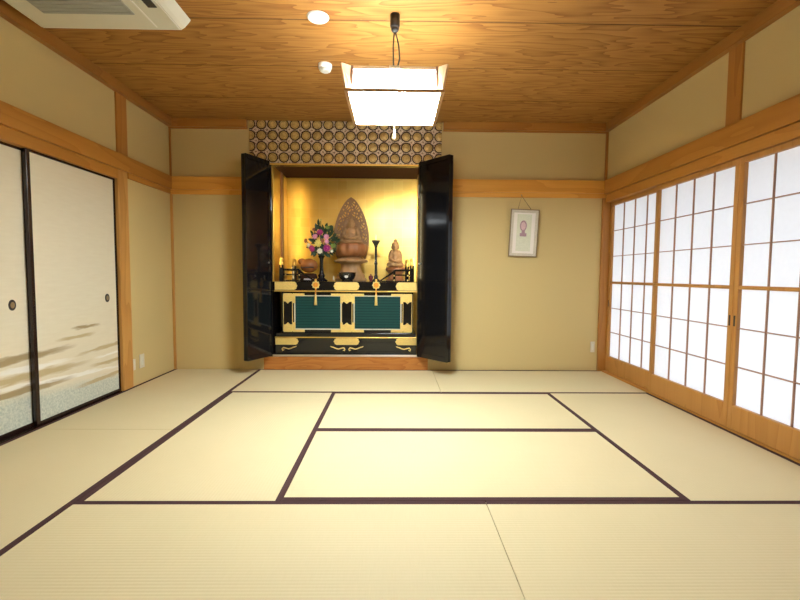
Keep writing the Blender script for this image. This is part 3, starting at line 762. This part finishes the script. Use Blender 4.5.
MB().lathe([(.027, 0), (.022, .012), (.006, .020), (.009, .028), (.003, .034)], (2.062, .12, TZ + .050), 18).build('lid', M['red'], cp, smooth=True)
cd = thing('white_candle', (1.662, .11, TZ), 'tiny white candle in a gilt holder left of the incense bowl', 'candle')
MB().lathe([(.014, 0), (.015, .005), (.009, .010), (.009, .016)], (1.662, .11, TZ), 14).build('holder', M['gold'], cd, smooth=True)
MB().lathe([(.007, .016), (.007, .058), (.002, .060)], (1.662, .11, TZ), 12).build('candle_stick', M['candle'], cd, smooth=True)
bk = thing('sutra_paper', (1.40, .14, TZ), 'pale folded paper lying below the round wooden drum', 'paper')
MB().prism([(1.33, .125, TZ + .001), (1.43, .125, TZ + .001), (1.43, .185, TZ + .030), (1.33, .185, TZ + .030)], (0, .004, -.0005)).build('folded_sheet', M['paper_book'], bk, .0005)

# ------------------------------------------------------------------ hanging picture
pc = thing('hanging_picture', (3.665, -.005, 1.46), 'small portrait picture in a silver frame hanging from the rail on the back wall', 'picture')
def pf(u, w): # frame coordinates: u across 0..1, w up 0..1, slightly turned on its cord
    a = math.radians(-1.8); x = (u - .5) * .292; z = (w - .5) * .486
    return (3.663 + x * math.cos(a) - z * math.sin(a) * 1., -.014 - .020 * w, 1.453 + x * math.sin(a) + z * math.cos(a))
def pbar(mb, u0, u1, w0, w1, d0, d1):
    P = [pf(u0, w0), pf(u1, w0), pf(u1, w1), pf(u0, w1)]
    return mb.prism([(p[0], p[1] - d0, p[2]) for p in P], (0, -(d1 - d0), 0))
f = MB(); e, g = .115, .070
pbar(f, 0, e, 0, 1, 0, .012); pbar(f, 1 - e, 1, 0, 1, 0, .012); pbar(f, e, 1 - e, 0, g, 0, .012); pbar(f, e, 1 - e, 1 - g, 1, 0, .012)
f.build('frame', M['aged_silver'], pc, .002)
f = MB(); k, k2 = .022, .014
pbar(f, -.01, k, -.006, 1.006, -.001, .014); pbar(f, 1 - k, 1.01, -.006, 1.006, -.001, .014); pbar(f, k, 1 - k, -.006, k2, -.001, .014); pbar(f, k, 1 - k, 1 - k2, 1.006, -.001, .014)
f.build('outer_moulding', M['bronze'], pc, .001)
pm = pbar(MB(), e - .01, 1 - e + .01, g - .01, 1 - g + .01, .001, .005).build('mount', M['mount'], pc)
pbar(MB(), .24, .76, .115, .90, .005, .0055).build('print', M['sketch_green'], pm)
ar = MB()
def disc(cu, cw, ru, rw, d0, d1, mb):
    P = [pf(cu + ru * math.cos(a * PI / 16), cw + rw * math.sin(a * PI / 16)) for a in range(32)]
    mb.prism([(p[0], p[1] - d0, p[2]) for p in P], (0, -(d1 - d0), 0))
disc(.47, .655, .125, .115, .0055, .006, ar); pbar(ar, .36, .60, .43, .50, .0055, .006); pbar(ar, .42, .54, .49, .56, .0055, .006)
ar.build('printed_figure', M['purple'], pm)
ar = MB(); disc(.47, .650, .085, .085, .006, .0064, ar); ar.build('figure_face', M['pinkprint'], pm)
a_, b2, tp = pf(.24, 1.0), pf(.72, 1.0), (3.632, -.034, 1.845)
MB().tube([(a_[0], a_[1] - .004, a_[2]), (tp[0], tp[1], tp[2] - .01), (b2[0], b2[1] - .004, b2[2])], .0022, 6).build('hanging_cord', M['cord'], pc)
MB().tube([(3.632, -.0155, 1.850), (3.632, -.036, 1.846), (3.632, -.036, 1.835)], .0035, 8).build('hook', M['bronze'], pc)

# ------------------------------------------------------------------ pendant lamp
lx, ly = 2.308, -1.835
lp = thing('pendant_lamp', (lx, ly, 2.02), 'square white glowing pendant lamp with pale wooden frame hanging from the ceiling', 'lamp')
hb_, ht, zb_, zt_ = .266, .288, 2.028, 2.156          # half sizes, bottom and top heights
def ring_pts(h, z): return [(lx - h, ly - h, z), (lx + h, ly - h, z), (lx + h, ly + h, z), (lx - h, ly + h, z)]
P0, P1 = ring_pts(hb_, zb_), ring_pts(ht, zt_)
def lerp(a, b, k): return tuple(a[i] + (b[i] - a[i]) * k for i in range(3))
for k in range(4):
    a0, b0, a1, b1 = P0[k], P0[(k+1) % 4], P1[k], P1[(k+1) % 4]
    nrm = Vector(((a0[0] + b0[0]) / 2 - lx, (a0[1] + b0[1]) / 2 - ly, 0)).normalized()
    # pale wedge stiles and top and bottom rails
    fr = MB()
    i0, i1, j0, j1 = lerp(a0, b0, .035), lerp(a0, b0, .965), lerp(a1, b1, .085), lerp(a1, b1, .915)
    i0, i1, j0, j1 = (tuple(Vector(v_) - nrm * .035) for v_ in (i0, i1, j0, j1))
    fr.prism([a0, i0, j0, a1], nrm * .008); fr.prism([i1, b0, b1, j1], nrm * .008)
    fr.prism([lerp(j0, i0, .12), j0, j1, lerp(j1, i1, .12)], nrm * .007)
    side = fr.build('side_frame', M['lamp_wood'], lp)
    MB().prism([i0, lerp(i0, i1, .025), lerp(j0, j1, .025), j0], nrm * .011).build('corner_strip', M['lamp_post'], side)
    MB().prism([lerp(i1, i0, .025), i1, j1, lerp(j1, j0, .025)], nrm * .011).build('corner_strip', M['lamp_post'], side)
    MB().prism([lerp(i0, i1, .03), lerp(i1, i0, .03), lerp(lerp(j1, i1, .12), lerp(j0, i0, .12), .03), lerp(lerp(j0, i0, .12), lerp(j1, i1, .12), .03)], nrm * .004).build('side_shade', M['glow_side'], lp)
bf = MB(); o_ = hb_ + .010; iw = .022
bf.box(lx - o_, lx + o_, ly - o_, ly - o_ + .014, zb_ - .014, zb_ + .002); bf.box(lx - o_, lx + o_, ly + o_ - iw, ly + o_, zb_ - .014, zb_ + .002)
bf.box(lx - o_, lx - o_ + iw, ly - o_ + .014, ly + o_ - iw, zb_ - .014, zb_ + .002); bf.box(lx + o_ - iw, lx + o_, ly - o_ + .014, ly + o_ - iw, zb_ - .014, zb_ + .002)
bf.build('bottom_frame', M['lamp_wood'], lp, .002)
box(lx - o_ + iw, lx + o_ - iw, ly - o_ + .014, ly + o_ - iw, zb_ - .008, zb_ - .002).build('bottom_shade', M['glow_bottom'], lp)
box(lx - .215, lx + .215, ly - .215, ly + .215, zb_ + .022, zb_ + .028).build('uplight_baffle', M['white'], lp)  # unseen plate added to hold back light thrown up at the ceiling
for s in (-1, 1):
    MB().tube([(lx + s*.115, ly + .05, zb_ - .012), (lx + s*.115, ly + .13, zb_ - .012)], .004, 8).build('shade_clip', M['dark'], lp)
for rad in (.10, .17):
    MB().tube([(lx + rad * math.cos(a * PI / 24), ly + rad * math.sin(a * PI / 24), 2.095) for a in range(48)], .013, 10, True).build('ring_tube', M['tube'], lp, smooth=True)
MB().box(lx - .03, lx + .03, ly - .278, ly + .278, 2.136, 2.150).box(lx - .278, lx + .278, ly - .025, ly + .025, 2.136, 2.150).build('cross_bar', M['white'], lp)
MB().lathe([(.05, 0), (.055, .01), (.05, .035), (.02, .045)], (lx, ly, 2.150), 24).build('socket_cap', M['white'], lp, smooth=True)
MB().lathe([(.026, 2.50), (.030, 2.515), (.030, 2.578)], (lx, ly, 0), 20).lathe([(.012, 2.475), (.022, 2.485), (.026, 2.50)], (lx, ly, 0), 20).build('ceiling_rose', M['dark'], lp, smooth=True)
MB().tube([(lx - .004, ly, 2.48), (lx - .010, ly, 2.40), (lx - .008, ly, 2.30), (lx - .002, ly, 2.22)], .0045, 8).tube([(lx + .003, ly, 2.48), (lx + .024, ly, 2.40), (lx + .030, ly, 2.32), (lx + .012, ly, 2.255), (lx, ly, 2.22)], .0045, 8).build('lamp_cord', M['dark'], lp, smooth=True)
MB().tube([(lx, ly - .02, zb_ - .008), (lx, ly - .02, 1.885)], .0022, 8).lathe([(.007, 0), (.009, .008), (.006, .05), (.003, .058)], (lx, ly - .02, 1.835), 12).build('pull_cord', M['white'], lp, smooth=True)

# ------------------------------------------------------------------ ceiling fittings
ac = thing('air_conditioner', (.56, -2.3, H), 'cream ceiling air conditioner with grey intake grille at the top left', 'air conditioner')
zl = 2.520; ya, yr = -1.745, -2.85
pr = [(.125, zl), (.985, zl), (1.005, zl + .012), (1.045, H - .002), (.085, H - .002)]
MB().prism([(x, ya, z) for x, z in pr], (0, yr - ya, 0)).build('casing', M['ac'], ac, .008)
cs = ac.children[-1]
gm = MB(); gm.box(.262, .790, yr + .2, -1.905, zl - .006, zl + .002); gr = gm.build('intake_grille', M['ac_grille'], ac, .003)
sl = MB()
for k in range(22): sl.box(.272, .780, -1.925 - .034 * k - .005, -1.925 - .034 * k, zl - .009, zl - .004)
sl.build('grille_slats', M['ac_grille'], gr)
MB().box(.905, .955, yr + .15, -1.975, zl - .004, zl + .002).build('air_outlet', M['dark'], ac)
MB().box(.130, .980, ya + .0, ya + .006, zl + .004, zl + .010).box(.84, .848, yr + .1, ya - .03, zl - .003, zl + .001).box(.972, .978, yr + .1, ya - .01, zl - .003, zl + .001).build('trim_lines', M['white'], ac)
dk = thing('ceiling_disc', (1.837, -1.80, H), 'flat white round cover plate on the ceiling, left of the lamp cord', 'cover plate')
MB().lathe([(.060, -.010), (.066, -.004), (.068, -.0005)], (1.837, -1.80, H), 36).build('plate', M['white'], dk, smooth=False)
MB().box(1.82, 1.854, -1.803, -1.797, H - .0115, H - .010).build('slot', M['ac_grille'], dk)
sd = thing('smoke_detector', (1.785, -1.20, H), 'white round smoke detector on the ceiling beside the lamp', 'smoke detector')
MB().lathe([(.030, -.052), (.040, -.046), (.044, -.030), (.050, -.026), (.052, -.0005)], (1.785, -1.20, H), 36).build('detector_body', M['white'], sd, smooth=False)
MB().lathe([(.0445, -.040), (.0445, -.034)], (1.785, -1.20, H), 36).build('vent_band', M['ac'], sd)

# ------------------------------------------------------------------ wall plates
def outlet(loc, axis, w, h, label, name, cat):
    r = thing(name, loc, label, cat)
    x, y, z = loc
    if axis == 'x':
        box(x, x + .008, y - w/2, y + w/2, z - h/2, z + h/2).build('cover_plate', M['plate'], r, .003)
        box(x + .008, x + .010, y - w*.22, y + w*.22, z - h*.30, z + h*.30).build('socket_insert', M['ac'], r, .0008)
    else:
        box(x - w/2, x + w/2, y - .008, y, z - h/2, z + h/2).build('cover_plate', M['plate'], r, .003)
        box(x - w*.22, x + w*.22, y - .010, y - .008, z - h*.30, z + h*.30).build('socket_insert', M['ac'], r, .0008)
outlet((.0005, -.595, .205), 'x', .072, .125, 'white outlet plate low on the left wall, the one farther from the post', 'wall_outlet', 'outlet')
outlet((.0005, -.712, .195), 'x', .034, .10, 'narrow cream socket plate on the left wall right beside the post', 'wall_socket', 'outlet')
outlet((4.437, -.0005, .255), 'y', .045, .115, 'white outlet plate low on the back wall by the lattice doors', 'corner_outlet', 'outlet')

# ------------------------------------------------------------------ light
w = bpy.data.worlds.new('daylight'); SC.world = w; w.use_nodes = True
bg = w.node_tree.nodes['Background']; bg.inputs['Color'].default_value = (.90, .955, 1.06, 1); bg.inputs['Strength'].default_value = 1.4

# ------------------------------------------------------------------ camera
f_, pit, yaw, roll = 430., .05863, .0144, .00712
cam = bpy.data.cameras.new('camera'); co = bpy.data.objects.new('camera', cam); C.objects.link(co)
cam.sensor_width = 36.; cam.lens = f_ / 800 * 36; cam.clip_start = .05
c, s = math.cos, math.sin
Yw = Matrix(((c(yaw), -s(yaw), 0), (s(yaw), c(yaw), 0), (0, 0, 1)))
Pt = Matrix(((1, 0, 0), (0, c(pit), -s(pit)), (0, s(pit), c(pit))))
Rl = Matrix(((c(roll), 0, s(roll)), (0, 1, 0), (-s(roll), 0, c(roll))))
Rw = (Rl @ Pt @ Yw)                       # world -> (right, forward, up)
r0, r1, r2 = Rw[0], Rw[1], Rw[2]
mw = Matrix(((r0[0], r2[0], -r1[0], 2.31157), (r0[1], r2[1], -r1[1], -4.53282), (r0[2], r2[2], -r1[2], 1.01047), (0, 0, 0, 1)))
co.matrix_world = mw
SC.camera = co

vs = SC.view_settings
vs.view_transform = 'Standard'; vs.look = 'None'; vs.exposure = .5; vs.gamma = 1.; vs.use_curve_mapping = False
SC.cycles.max_bounces = 10; SC.cycles.diffuse_bounces = 6; SC.cycles.glossy_bounces = 5
SC.cycles.sample_clamp_indirect = 8.
SC.cycles.use_denoising = True
